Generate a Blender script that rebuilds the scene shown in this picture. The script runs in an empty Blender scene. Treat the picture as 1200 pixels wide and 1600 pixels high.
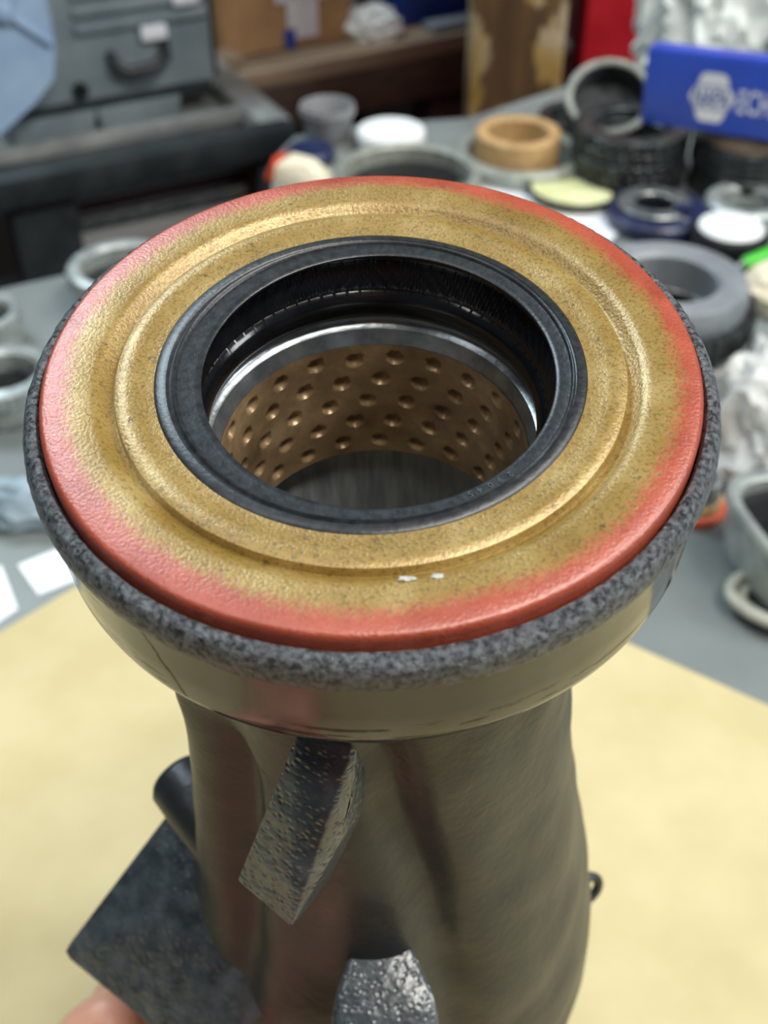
import bpy, bmesh, math, random
from mathutils import Vector, Matrix, noise
random.seed(7)
PI = math.pi
sc = bpy.context.scene
COL = sc.collection

# ------------------------------------------------------------------ camera
FPX, CX, CY = 1800.0, 600.0, 800.0
CAM = Vector((0, 0, 0.34))
PITCH = math.radians(40)
FWD = Vector((0, math.cos(PITCH), -math.sin(PITCH)))
UPV = Vector((0, math.sin(PITCH), math.cos(PITCH)))
RGT = Vector((1, 0, 0))
cd = bpy.data.cameras.new('camera')
cam = bpy.data.objects.new('camera', cd)
COL.objects.link(cam)
cam.location = CAM
cam.rotation_euler = (PI / 2 - PITCH, 0, 0)
cd.sensor_fit = 'VERTICAL'
cd.sensor_height = 36.0
cd.lens = FPX / 1600 * 36.0
cd.clip_start = 0.01
cd.clip_end = 50
cd.dof.use_dof = True
cd.dof.focus_distance = 0.138
cd.dof.aperture_fstop = 27
sc.camera = cam

# ------------------------------------------------------------------ world, lights, exposure
w = bpy.data.worlds.new('world')
sc.world = w
w.use_nodes = True
w.node_tree.nodes['Background'].inputs[0].default_value = (0.72, 0.80, 0.88, 1)
w.node_tree.nodes['Background'].inputs[1].default_value = 0.09
sc.view_settings.view_transform = 'Standard'
sc.view_settings.look = 'None'
sc.view_settings.gamma = 1
sc.view_settings.use_curve_mapping = False
sc.view_settings.exposure = -0.30
sc.cycles.use_denoising = True


def area(name, loc, target, sx, sy, power, color):
    l = bpy.data.lights.new(name, 'AREA')
    l.shape = 'RECTANGLE'
    l.size, l.size_y, l.energy, l.color = sx, sy, power, color
    o = bpy.data.objects.new(name, l)
    COL.objects.link(o)
    o.location = loc
    d = Vector(target) - Vector(loc)
    o.rotation_euler = d.to_track_quat('-Z', 'Y').to_euler()
    return o


area('ceiling_tube_light_right', (0.55, -0.45, 1.75), (0, 0.3, 0), 1.2, 0.16, 32, (1.0, 0.96, 0.88))
area('ceiling_tube_light_left', (-0.75, -0.15, 1.75), (0, 0.3, 0), 0.16, 1.2, 8, (0.97, 0.98, 1.0))
area('high_window_daylight', (-0.95, 1.45, 1.75), (-0.1, 0.4, 0.1), 0.8, 0.6, 38, (0.74, 0.90, 1.0))
area('side_window_daylight', (1.7, 0.0, 1.0), (0, 0.15, 0.2), 0.5, 0.7, 20, (0.95, 0.97, 1.0))
area('rag_fill_light', (0.95, 0.35, 1.6), (0.3, 0.95, 0), 1.2, 0.16, 18, (1.0, 0.98, 0.94))  # added fill light, aimed to brighten the rags at the back


# ------------------------------------------------------------------ helpers
def at(px, py, d):
    """point seen at photo position px,py at depth d (metres) in front of the camera"""
    return CAM + FWD * d + RGT * ((px - CX) / FPX * d) + UPV * ((CY - py) / FPX * d)


def on(px, py, z=0.0):
    """point at height z that lies under photo position px,py"""
    v = FWD + RGT * ((px - CX) / FPX) + UPV * ((CY - py) / FPX)
    t = (z - CAM.z) / v.z
    return CAM + v * t


def away(px, py, y):
    """point at distance y in front of the camera along the ground"""
    v = FWD + RGT * ((px - CX) / FPX) + UPV * ((CY - py) / FPX)
    return CAM + v * (y / v.y)


def obj(name, me, mat=None, parent=None, loc=None, rotz=None, smooth=True):
    if isinstance(me, bmesh.types.BMesh):
        bm = me
        me = bpy.data.meshes.new(name)
        bmesh.ops.recalc_face_normals(bm, faces=bm.faces)
        bm.to_mesh(me)
        bm.free()
    o = bpy.data.objects.new(name, me)
    COL.objects.link(o)
    if mat is not None and len(me.materials) == 0:
        me.materials.append(mat)
    if parent is not None:
        o.parent = parent
    if loc is not None:
        o.location = loc
    if rotz is not None:
        o.rotation_euler = (0, 0, rotz)
    if smooth:
        me.polygons.foreach_set('use_smooth', [True] * len(me.polygons))
        try:
            me.set_sharp_from_angle(angle=math.radians(38))
        except Exception:
            pass
    return o


def empty(name, loc=(0, 0, 0), rotz=0.0):
    o = bpy.data.objects.new(name, None)
    COL.objects.link(o)
    o.location = loc
    o.rotation_euler = (0, 0, rotz)
    o.empty_display_size = 0.02
    return o


def tag(o, label, cat, group=None):
    o['label'] = label
    o['category'] = cat
    if group:
        o['group'] = group
    return o


def struct(o):
    o['kind'] = 'structure'
    return o


def lathe(profile, seg=96, fn=None, closed=False):
    """profile: (radius, z) list; fn(theta, k, r, z) -> Vector may bend it"""
    bm = bmesh.new()
    rows = []
    for k, (r, z) in enumerate(profile):
        if r <= 1e-6:
            rows.append([bm.verts.new((0, 0, z))])
            continue
        row = []
        for i in range(seg):
            t = 2 * PI * i / seg
            p = fn(t, k, r, z) if fn else Vector((r * math.cos(t), r * math.sin(t), z))
            row.append(bm.verts.new(p))
        rows.append(row)
    pairs = list(zip(rows[:-1], rows[1:]))
    if closed:
        pairs.append((rows[-1], rows[0]))
    for a, b in pairs:
        if len(a) == 1 and len(b) == 1:
            continue
        for i in range(seg):
            j = (i + 1) % seg
            if len(a) == 1:
                bm.faces.new((a[0], b[i], b[j]))
            elif len(b) == 1:
                bm.faces.new((a[i], b[0], a[j]))
            else:
                bm.faces.new((a[i], a[j], b[j], b[i]))
    return bm


def box(sx, sy, sz, bev=0.0, c=(0, 0, 0), seg=2):
    """box with its base centre at c"""
    bm = bmesh.new()
    bmesh.ops.create_cube(bm, size=1)
    for v in bm.verts:
        v.co = Vector((v.co.x * sx + c[0], v.co.y * sy + c[1], (v.co.z + .5) * sz + c[2]))
    if bev > 0:
        bmesh.ops.bevel(bm, geom=bm.edges[:], offset=bev, segments=seg, affect='EDGES', profile=0.6)
    return bm


def hull(pts, bev=0.0, seg=2):
    bm = bmesh.new()
    for p in pts:
        bm.verts.new(p)
    r = bmesh.ops.convex_hull(bm, input=bm.verts[:])
    bmesh.ops.delete(bm, geom=[g for g in r['geom_interior'] if isinstance(g, bmesh.types.BMVert)], context='VERTS')
    bmesh.ops.dissolve_limit(bm, angle_limit=math.radians(4), verts=bm.verts[:], edges=bm.edges[:])
    if bev > 0:
        bmesh.ops.bevel(bm, geom=bm.edges[:], offset=bev, segments=seg, affect='EDGES', profile=0.6)
    return bm


def prism(poly, z0, z1):
    bm = bmesh.new()
    a = [bm.verts.new((p[0], p[1], z0)) for p in poly]
    b = [bm.verts.new((p[0], p[1], z1)) for p in poly]
    n = len(poly)
    bm.faces.new(a[::-1])
    bm.faces.new(b)
    for i in range(n):
        j = (i + 1) % n
        bm.faces.new((a[i], a[j], b[j], b[i]))
    return bm


def tube(pts, rad, seg=12, cap=True):
    """round bar through pts; rad a number or one radius per point"""
    bm = bmesh.new()
    pts = [Vector(p) for p in pts]
    n = len(pts)
    if not isinstance(rad, (list, tuple)):
        rad = [rad] * n
    rows = []
    ref = None
    for i, p in enumerate(pts):
        d = (pts[min(i + 1, n - 1)] - pts[max(i - 1, 0)]).normalized()
        if ref is None:
            ref = d.orthogonal().normalized()
        ref = (ref - d * ref.dot(d)).normalized()
        q = d.cross(ref)
        rows.append([bm.verts.new(p + (ref * math.cos(2 * PI * k / seg) + q * math.sin(2 * PI * k / seg)) * rad[i]) for k in range(seg)])
    for a, b in zip(rows[:-1], rows[1:]):
        for k in range(seg):
            j = (k + 1) % seg
            bm.faces.new((a[k], a[j], b[j], b[k]))
    if cap:
        bm.faces.new(rows[0][::-1])
        bm.faces.new(rows[-1])
    return bm


def torus(R, r, seg=48, sub=12):
    return lathe([(R + r * math.cos(2 * PI * k / sub), r * math.sin(2 * PI * k / sub)) for k in range(sub)], seg, closed=True)


def crumple(rx, ry, rz, amp, freq, seed, sub=4, flat=True):
    bm = bmesh.new()
    bmesh.ops.create_icosphere(bm, subdivisions=sub, radius=1)
    off = Vector((seed * 13.1, seed * 7.7, seed * 3.3))
    for v in bm.verts:
        n = v.co.normalized()
        p = n * freq + off
        a = 1 - 2 * abs(noise.noise(p))
        b = 1 - 2 * abs(noise.noise(p * 2.1 + Vector((5, 2, 9))))
        c = noise.noise(p * 4.3)
        v.co = n * (1 + amp * (0.6 * a + 0.35 * b + 0.15 * c - 0.3))
        v.co = Vector((v.co.x * rx, v.co.y * ry, v.co.z * rz))
        if flat:
            v.co.z = max(v.co.z, -rz * 0.55) + rz * 0.55
    return bm


def text_mesh(s, size, depth=0.0, align='CENTER', bold=0.0):
    cu = bpy.data.curves.new('lettering', 'FONT')
    cu.body = s
    cu.size = size
    cu.extrude = depth
    cu.offset = bold
    cu.align_x = align
    cu.align_y = 'CENTER'
    cu.resolution_u = 4
    o = bpy.data.objects.new('lettering', cu)
    COL.objects.link(o)
    dg = bpy.context.evaluated_depsgraph_get()
    me = bpy.data.meshes.new_from_object(o.evaluated_get(dg))
    bpy.data.objects.remove(o)
    bpy.data.curves.remove(cu)
    return me


# ------------------------------------------------------------------ materials
def srgb(r, g, b):
    f = lambda c: c / 12.92 if c <= .04045 else ((c + .055) / 1.055) ** 2.4
    return (f(r / 255), f(g / 255), f(b / 255), 1)


class N:
    def __init__(s, name):
        s.m = bpy.data.materials.new(name)
        s.m.use_nodes = True
        s.t = s.m.node_tree
        s.b = s.t.nodes['Principled BSDF']

    def node(s, kind, **kw):
        n = s.t.nodes.new(kind)
        for k, v in kw.items():
            if k.startswith('i_'):
                n.inputs[k[2:].replace('_', ' ')].default_value = v
            else:
                setattr(n, k, v)
        return n

    def link(s, a, b):
        s.t.links.new(a, b)

    def coord(s, scale=(1, 1, 1)):
        tc = s.node('ShaderNodeTexCoord')
        mp = s.node('ShaderNodeMapping')
        mp.inputs['Scale'].default_value = scale
        s.link(tc.outputs['Object'], mp.inputs['Vector'])
        return mp.outputs['Vector']

    def noise(s, vec, scale, detail=4, rough=.55):
        n = s.node('ShaderNodeTexNoise')
        n.inputs['Scale'].default_value = scale
        n.inputs['Detail'].default_value = detail
        n.inputs['Roughness'].default_value = rough
        s.link(vec, n.inputs['Vector'])
        return n.outputs['Fac']

    def ramp(s, fac, stops):
        r = s.node('ShaderNodeValToRGB')
        e = r.color_ramp.elements
        while len(e) < len(stops):
            e.new(0.5)
        for el, (p, c) in zip(e, stops):
            el.position = p
            el.color = c if len(c) == 4 else (*c, 1)
        s.link(fac, r.inputs['Fac'])
        return r.outputs['Color']

    def mix(s, fac, a, b, mode='MIX'):
        n = s.node('ShaderNodeMix', data_type='RGBA', blend_type=mode)
        for sock, v in ((n.inputs['Factor'], fac), (n.inputs['A'], a), (n.inputs['B'], b)):
            pass
        fi = [i for i in n.inputs if i.name == 'Factor' and i.type == 'VALUE'][0]
        ai = [i for i in n.inputs if i.name == 'A' and i.type == 'RGBA'][0]
        bi = [i for i in n.inputs if i.name == 'B' and i.type == 'RGBA'][0]
        for sock, v in ((fi, fac), (ai, a), (bi, b)):
            if isinstance(v, bpy.types.NodeSocket):
                s.link(v, sock)
            else:
                sock.default_value = v
        return [o for o in n.outputs if o.type == 'RGBA'][0]

    def math(s, op, a, b=0.0):
        n = s.node('ShaderNodeMath', operation=op)
        for sock, v in zip(n.inputs, (a, b)):
            if isinstance(v, bpy.types.NodeSocket):
                s.link(v, sock)
            else:
                sock.default_value = v
        return n.outputs[0]

    def bump(s, h, strength=.4, dist=.001, prev=None):
        n = s.node('ShaderNodeBump')
        n.inputs['Strength'].default_value = strength
        n.inputs['Distance'].default_value = dist
        s.link(h, n.inputs['Height'])
        if prev is not None:
            s.link(prev, n.inputs['Normal'])
        return n.outputs['Normal']

    def set(s, color=None, rough=None, metal=None, normal=None, **kw):
        for key, v in (('Base Color', color), ('Roughness', rough), ('Metallic', metal), ('Normal', normal)):
            if v is None:
                continue
            if isinstance(v, bpy.types.NodeSocket):
                s.link(v, s.b.inputs[key])
            else:
                s.b.inputs[key].default_value = v
        for k, v in kw.items():
            s.b.inputs[k.replace('_', ' ')].default_value = v
        return s.m


def simple(name, c1, c2=None, scale=60, rough=.5, metal=0.0, bump=0.0, bscale=None, dist=.001, lo=.35, hi=.65, stretch=(1, 1, 1), **kw):
    n = N(name)
    v = n.coord(stretch)
    c2 = c2 or tuple(min(1, x * 1.25) for x in c1[:3]) + (1,)
    f = n.noise(v, scale)
    col = n.ramp(f, [(lo, c1), (hi, c2)])
    nm = None
    if bump:
        nm = n.bump(n.noise(v, bscale or scale * 3), bump, dist)
    return n.set(col, rough, metal, nm, **kw)


M = {}
# zinc-plated seal case: yellow passivate with a sprayed red sealant edge
n = N('seal_case_plating')
tc = n.node('ShaderNodeTexCoord')
sep = n.node('ShaderNodeSeparateXYZ')
n.link(tc.outputs['Object'], sep.inputs[0])
r2 = n.math('ADD', n.math('MULTIPLY', sep.outputs[0], sep.outputs[0]), n.math('MULTIPLY', sep.outputs[1], sep.outputs[1]))
rad = n.math('MULTIPLY', n.math('SQRT', r2), 1000)
vec = tc.outputs['Object']
wob = n.noise(vec, 55, 3)
fine = n.noise(vec, 1500, 3)
rw = n.math('ADD', rad, n.math('ADD', n.math('MULTIPLY', n.math('SUBTRACT', wob, .5), 3.2), n.math('MULTIPLY', n.math('SUBTRACT', fine, .5), 3.0)))
rs = n.math('DIVIDE', n.math('SUBTRACT', rw, 20.0), 20.0)
gold = n.ramp(n.noise(vec, 90, 4), [(.3, srgb(140, 112, 50)), (.52, srgb(158, 130, 66)), (.72, srgb(178, 154, 96))])
spk = n.ramp(n.noise(vec, 2600, 4, .7), [(.36, (0.35, .33, .3, 1)), (.50, (1, 1, 1, 1))])
gold = n.mix(.75, gold, spk, 'MULTIPLY')
blot = n.ramp(n.noise(vec, 620, 5, .75), [(.30, srgb(84, 76, 56)), (.40, (1, 1, 1, 1))])
gold = n.mix(.8, gold, blot, 'MULTIPLY')
red = n.ramp(n.noise(vec, 140, 4), [(.3, srgb(150, 62, 42)), (.7, srgb(176, 84, 60))])
red = n.mix(.35, red, spk, 'MULTIPLY')
edge = n.ramp(rs, [(.69, (0, 0, 0, 1)), (.79, (1, 1, 1, 1))])
col = n.mix(edge, gold, red)
M['seal'] = n.set(col, n.math('ADD', n.math('MULTIPLY', n.noise(vec, 700), .20), .26), n.math('SUBTRACT', .28, n.math('MULTIPLY', edge, .22)), n.bump(n.noise(vec, 2600, 3), .30, .0003), IOR=1.8)

# black painted casting, orange-peel and sand texture
n = N('cast_black_paint')
v = n.coord()
c = n.ramp(n.noise(v, 45, 5), [(.3, srgb(26, 30, 33)), (.7, srgb(46, 48, 48))])
b1 = n.bump(n.noise(v, 90, 3), .22, .0016)
b2 = n.bump(n.noise(v, 700, 2), .22, .0004, b1)
M['cast'] = n.set(c, n.math('ADD', n.math('MULTIPLY', n.noise(v, 60), .3), .26), .0, b2, IOR=1.45)

n = N('rim_rough_paint')
v = n.coord()
c = n.ramp(n.noise(v, 1400, 5), [(.36, srgb(30, 34, 38)), (.60, srgb(112, 118, 124))])
b1 = n.bump(n.noise(v, 500, 4, .6), .35, .0010)
b2 = n.bump(n.noise(v, 1700, 4, .75), .65, .0009, b1)
M['rim'] = n.set(c, .27, .50, b2, IOR=1.8)

n = N('collar_gloss_paint')
v = n.coord()
sv = n.coord((1, 1, 9))
scr = n.ramp(n.noise(sv, 60, 5, .65), [(.26, srgb(12, 12, 13)), (.34, srgb(40, 39, 37))])
tc = n.node('ShaderNodeTexCoord')
sep = n.node('ShaderNodeSeparateXYZ')
n.link(tc.outputs['Object'], sep.inputs[0])
an = n.math('MULTIPLY', n.math('ARCTAN2', sep.outputs[1], sep.outputs[0]), 180 / PI)
dz = n.math('MULTIPLY', n.math('SUBTRACT', .2396, sep.outputs[2]), 1000)
wv = n.math('MULTIPLY', n.math('SUBTRACT', n.noise(v, 420, 4, .7), .5), 2.2)
line = n.math('ABSOLUTE', n.math('ADD', n.math('SUBTRACT', n.math('ADD', an, 126.6), n.math('MULTIPLY', dz, .55)), wv))
mk = n.math('LESS_THAN', line, .42)
low = n.math('MULTIPLY', n.math('GREATER_THAN', dz, 8.6), n.math('GREATER_THAN', n.noise(n.coord((1, 1, 12)), 95, 5, .7), .56))
mk = n.math('MAXIMUM', mk, low)
scr = n.mix(mk, scr, srgb(10, 10, 11))
M['collar'] = n.set(scr, n.ramp(n.noise(sv, 60, 5, .65), [(.26, (.5, .5, .5, 1)), (.36, (.13, .13, .13, 1))]), .0,
                    n.bump(n.noise(v, 70, 3), .12, .001), IOR=1.5)
n.link(n.math('SUBTRACT', .5, n.math('MULTIPLY', mk, .42)), n.b.inputs['Specular IOR Level'])
n = N('pitted_pad_paint')
v = n.coord()
c = n.ramp(n.noise(v, 220, 4), [(.35, srgb(42, 50, 54)), (.65, srgb(76, 84, 88))])
vo = n.node('ShaderNodeTexVoronoi')
vo.inputs['Scale'].default_value = 900
n.link(v, vo.inputs['Vector'])
pit = n.ramp(vo.outputs['Distance'], [(.0, (0, 0, 0, 1)), (.45, (1, 1, 1, 1))])
b1 = n.bump(n.noise(v, 160, 3), .35, .002)
b2 = n.bump(pit, .28, .0005, b1)
M['pad'] = n.set(c, .28, 0, b2, IOR=1.7)
M['chip'] = simple('bare_zinc', srgb(150, 152, 140), srgb(190, 192, 184), 700, .4)
M['rubber'] = simple('black_rubber', srgb(26, 30, 33), srgb(44, 48, 52), 900, .34, 0, .15, 1800, .0003)
M['rubber_gloss'] = simple('oiled_black_rubber', srgb(10, 11, 13), srgb(18, 19, 22), 300, .16, 0, .05, 600, .0003)
M['numeral'] = simple('raised_rubber_numeral', srgb(70, 76, 80), srgb(88, 94, 98), 900, .35)
M['bare'] = simple('machined_aluminium', srgb(112, 118, 122), srgb(150, 156, 158), 250, .30, .8, .15, 800, .0004)
M['bore'] = simple('machined_bore', srgb(140, 145, 147), srgb(180, 184, 184), 90, .36, .3, .2, 500, .0006, stretch=(8, 8, 1))
n = N('bronze_bushing')
v = n.coord()
c = n.ramp(n.noise(v, 130, 5, .6), [(.3, srgb(112, 92, 66)), (.55, srgb(156, 130, 96)), (.75, srgb(190, 164, 128))])
M['bronze'] = n.set(c, .34, .35, n.bump(n.noise(v, 900), .15, .0004))

M['bench'] = simple('grey_bench_coating', srgb(108, 115, 115), srgb(130, 137, 135), 9, .42, 0, .12, 60, .002)
M['card'] = simple('tan_card', srgb(194, 180, 134), srgb(203, 190, 146), 30, .75, 0, .06, 900, .0004)
M['card_core'] = simple('brown_corrugated', srgb(156, 122, 84), srgb(178, 142, 100), 18, .8, 0, .1, 300, .001)
M['paper'] = simple('white_paper', srgb(226, 232, 238), srgb(240, 243, 246), 20, .6)
M['steel'] = simple('brushed_steel', srgb(120, 124, 124), srgb(168, 172, 170), 120, .34, .75, .15, 700, .0006)
M['grey_ring'] = simple('pale_grey_steel', srgb(132, 138, 130), srgb(164, 168, 158), 90, .45, .25, .15, 700, .0006)
M['steel_light'] = simple('pale_cast_aluminium', srgb(140, 148, 148), srgb(182, 188, 184), 80, .42, .45, .3, 400, .001)
M['steel_dark'] = simple('oily_dark_steel', srgb(44, 48, 50), srgb(84, 90, 90), 110, .38, .55, .3, 500, .001)
M['grey_part'] = simple('matt_grey_steel', srgb(118, 125, 130), srgb(140, 146, 150), 60, .45, .10, .1, 500, .0006)
M['tan_ring'] = simple('tan_friction_lining', srgb(172, 138, 92), srgb(196, 160, 110), 90, .6, 0, .2, 600, .0006)
M['brown_ring'] = simple('brown_friction_lining', srgb(120, 104, 88), srgb(150, 132, 112), 90, .65, 0, .2, 600, .0006)
M['white_plastic'] = simple('white_plastic', srgb(228, 232, 232), srgb(242, 244, 244), 20, .35)
M['grey_plastic'] = simple('grey_plastic', srgb(128, 130, 132), srgb(148, 150, 152), 30, .45)
M['navy'] = simple('navy_plastic', srgb(26, 32, 62), srgb(40, 48, 84), 60, .35)
M['black'] = simple('black_plastic', srgb(14, 16, 18), srgb(26, 28, 30), 60, .4)
M['yellow_clear'] = simple('pale_yellow_plastic', srgb(206, 208, 150), srgb(226, 228, 182), 40, .3)
M['green'] = simple('green_plastic', srgb(56, 178, 44), srgb(78, 204, 60), 40, .35)
M['orange'] = simple('orange_red_paint', srgb(206, 66, 36), srgb(226, 92, 52), 40, .45)
M['gasket'] = simple('grey_white_rubber', srgb(150, 152, 140), srgb(182, 182, 168), 90, .5)
M['cream'] = simple('cream_paper', srgb(222, 210, 182), srgb(236, 228, 204), 40, .7)
M['rag'] = simple('white_cotton', srgb(224, 230, 226), srgb(242, 246, 244), 60, .85, 0, .2, 500, .001)
M['blue_rag'] = simple('blue_grey_cloth', srgb(118, 138, 150), srgb(160, 178, 188), 60, .7, 0, .2, 500, .001)
M['blue_box'] = simple('blue_printed_card', srgb(42, 74, 180), srgb(50, 84, 194), 25, .4)
M['ink_white'] = simple('white_print', srgb(222, 226, 232), srgb(234, 236, 240), 40, .5)
M['ink_blue'] = simple('blue_print', srgb(40, 66, 150), srgb(44, 72, 160), 40, .5)
M['bin_blue'] = simple('dark_blue_plastic', srgb(20, 48, 120), srgb(28, 58, 138), 25, .4)
M['red_paint'] = simple('red_cabinet_paint', srgb(168, 22, 36), srgb(186, 34, 46), 14, .38)
M['maroon'] = simple('maroon_paint_and_shade', srgb(52, 16, 24), srgb(66, 24, 30), 14, .5)  # maroon parts, and the shade painted onto the red cabinet
M['wood_dark'] = simple('dark_stained_wood', srgb(52, 38, 32), srgb(78, 58, 48), 22, .6, 0, .2, 120, .002, stretch=(1, 1, 6))
M['wood_top'] = simple('worn_bench_wood', srgb(112, 94, 76), srgb(150, 130, 108), 14, .6, 0, .2, 100, .002, stretch=(.3, 3, 3))
n = N('peeling_post_wood')
v = n.coord((1, 1, .45))
base = n.ramp(n.noise(n.coord((1, 1, .15)), 60, 4), [(.3, srgb(78, 56, 34)), (.7, srgb(112, 84, 52))])
pt = n.ramp(n.noise(v, 30, 4, .6), [(.51, (0, 0, 0, 1)), (.56, (1, 1, 1, 1))])
pc = n.ramp(n.noise(v, 40, 3), [(.35, srgb(166, 132, 66)), (.65, srgb(186, 170, 140))])
M['post'] = n.set(n.mix(pt, base, pc), .7, 0, n.bump(n.noise(v, 80), .3, .002))
M['cart'] = simple('charcoal_cart_plastic', srgb(32, 38, 40), srgb(48, 54, 56), 30, .4)
M['cart_top'] = simple('worn_tray_plastic', srgb(112, 117, 117), srgb(146, 149, 146), 20, .45, 0, .3, 90, .003)
M['drawer'] = simple('grey_drawer_paint', srgb(146, 146, 148), srgb(164, 164, 166), 12, .4)
M['case'] = simple('blue_grey_moulded_plastic', srgb(112, 126, 132), srgb(138, 150, 154), 14, .38, 0, .1, 60, .002)
M['case_haze'] = simple('haze_blue_moulded_plastic', srgb(140, 168, 200), srgb(166, 192, 218), 14, .35)  # bluish flare haze put into the plastic's colour
M['floor'] = simple('stained_concrete', srgb(46, 46, 46), srgb(68, 68, 66), 3, .6, 0, .2, 30, .003)
M['wall'] = simple('dark_board_wall', srgb(40, 34, 32), srgb(58, 50, 46), 3, .8)
M['skin'] = simple('skin', srgb(206, 146, 122), srgb(222, 164, 140), 70, .45, 0, .15, 500, .0006, Subsurface_Weight=.12)
M['nail'] = simple('finger_nail', srgb(224, 176, 160), srgb(234, 190, 174), 70, .3)
M['trousers'] = simple('dark_denim', srgb(28, 32, 42), srgb(40, 44, 56), 200, .9, 0, .2, 1500, .001)
M['shirt'] = simple('dark_red_knit', srgb(84, 38, 34), srgb(102, 48, 42), 200, .85, 0, .3, 1500, .001)
n = N('clear_bag_plastic')
v = n.coord()
M['bag'] = n.set(srgb(232, 234, 232), .16, 0, n.bump(n.noise(v, 70, 4), .6, .004), Transmission_Weight=.35, IOR=1.4)
M['glassy'] = M['bag']

# ------------------------------------------------------------------ room shell
YAW = math.radians(30)
E1 = Vector((math.cos(YAW), math.sin(YAW), 0))      # along the benches
E2 = Vector((-math.sin(YAW), math.cos(YAW), 0))     # away from the camera
FLOOR = -0.90
o = obj('floor', box(7, 7, .05, 0, (0, 1.2, FLOOR - .05)), M['floor'], smooth=False)
struct(o)
o = obj('wall_back', box(7, .1, 2.9), M['wall'], None, Vector((0, 0, FLOOR)) + E2 * 2.45 + E1 * .4, YAW, smooth=False)
struct(o)

# ------------------------------------------------------------------ workbench under the camera
bench = empty('workbench', (0, .4, FLOOR))
tag(bench, 'grey coated workbench top with parts scattered over it', 'workbench')
p0 = on(0, 452)
far = [p0 + E1 * -0.5 + Vector((0, -.02, 0)), p0, p0 + (E1 * .82 + E2 * .57) * .23, p0 + (E1 * .80 + E2 * .60) * .23 + E1 * .62 + E2 * .14, p0 + E1 * 1.2 + E2 * .16]
poly = [(-.75, -.20), (1.0, -.20), (1.0, 1.12), (.50, 1.10), (on(905, 128).x, on(905, 128).y), (on(735, 184).x, on(735, 184).y), (on(560, 196).x, on(560, 196).y), (on(462, 212).x, on(462, 212).y), (on(425, 250).x, on(425, 250).y), (on(425, 358).x, on(425, 358).y), (p0.x, p0.y), (-.40, .50), (-.75, .34)]
poly = [(x, y - .4) for x, y in poly]
obj('bench_top', prism(poly, .86, .90), M['bench'], bench, smooth=False)
for x, y in ((-.68, -.55), (.92, -.55), (.92, .54), (-.62, -.12)):
    obj('leg', box(.07, .07, .86, .004, (x, y, 0)), M['wood_dark'], bench, smooth=False)

# tan card sheet with its corner pointing away
q0, q1, q2 = on(-40, 1002, .003), on(400, 735, .003), on(1260, 1122, .003)
cor = q1
dl = (q0 - cor).normalized()
dr = (q2 - cor).normalized()
pl = [cor + dl * .025 + dr * .004, cor + dl * .006 + dr * .006, cor + dl * .004 + dr * .025, cor + dr * .52, cor + dr * .52 + dl * .50, cor + dl * .50]
pl = [(p.x, p.y) for p in pl]
o = obj('card_sheet', prism(pl, .0002, .003), M['card'], smooth=False)
tag(o, 'large tan card sheet lying flat under the black housing', 'card sheet')


def paper(name, pts, z, label, cat='paper', mat='paper', th=.0005, group=None):
    o = obj(name, prism([(p.x, p.y) for p in [on(a, b, z) for a, b in pts]], z, z + th), M[mat], smooth=False)
    return tag(o, label, cat, group)


paper('paper_sheet', [(28, 884), (112, 850), (190, 880), (60, 930)], .0002, 'small white paper scrap beside the tan card corner')
paper('paper_sheet', [(-60, 900), (2, 884), (28, 952), (-20, 985)], .0002, 'white paper piece at the left edge beside the tan card')
paper('paper_sheet', [(690, 300), (850, 262), (985, 350), (930, 395), (760, 380)], .0002, 'large white paper sheet behind the upright seal, under the pale disc')

# ------------------------------------------------------------------ the held extension housing
L = 0.245
nC = Vector((-.0193, -.6432, -.7654))
vC = Vector((0, -.76558, .64334))
uC = Vector((.99981, -.01241, -.01477))
toW = lambda c: RGT * c.x - UPV * c.y + FWD * c.z
nW, vW, uW = toW(nC).normalized(), toW(vC).normalized(), toW(uC).normalized()
vW = nW.cross(uW).normalized()
uW = vW.cross(nW).normalized()
CW = CAM + toW(Vector((-.00159, -.01717, .13286)))
H = empty('extension_housing')
H.matrix_world = Matrix.Translation(CW - nW * L) @ Matrix((uW, vW, nW)).transposed().to_4x4()
tag(H, 'black painted cast extension housing held upright with gold and red seal', 'housing')
HI = Matrix.Translation(CW - nW * L) @ Matrix((uW, vW, nW)).transposed().to_4x4()
HI = HI.inverted()
hl = lambda px, py, d: HI @ at(px, py, d)       # into housing coordinates


def mm(prof):
    """(radius mm, depth below the seal plane mm) -> housing coordinates"""
    return [(r * .001, L - s * .001) for r, s in prof]


def smooth(a, b, x):
    t = max(0, min(1, (x - a) / (b - a)))
    return t * t * (3 - 2 * t)


def lerp_tab(tab, x):
    for (x0, y0), (x1, y1) in zip(tab[:-1], tab[1:]):
        if x <= x1:
            t = max(0, (x - x0) / (x1 - x0))
            t = t * t * (3 - 2 * t) * .4 + t * .6
            return y0 + (y1 - y0) * t
    return tab[-1][1]


RB = [(18, 30.0), (35, 29.0), (60, 29.3), (85, 31.8), (105, 35.2), (130, 39.8), (155, 43.4), (175, 44.3), (205, 43.2), (245, 41.0)]
VAL = [(30, -3), (60, 6), (85, 14), (115, 18), (245, 20)]


def body_r(s, ph):
    r = lerp_tab(RB, s)
    g = lambda a, wd: math.exp(-((ph - a) / wd) ** 2)
    pv = lerp_tab(VAL, s)
    fade = smooth(22, 45, s) * (1 - smooth(125, 160, s))
    r -= 3.4 * g(pv, 7.5) * fade
    r += .8 * g(pv - 24, 13) * fade
    r += 2.6 * g(-62, 11) * smooth(16, 24, s) * (1 - smooth(85, 125, s))
    r -= 3.6 * g(-44, 7) * smooth(40, 60, s) * (1 - smooth(115, 150, s))
    return r


ss = [18.5] + [20 + i * 3.0 for i in range(75)] + [L * 1000]


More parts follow.
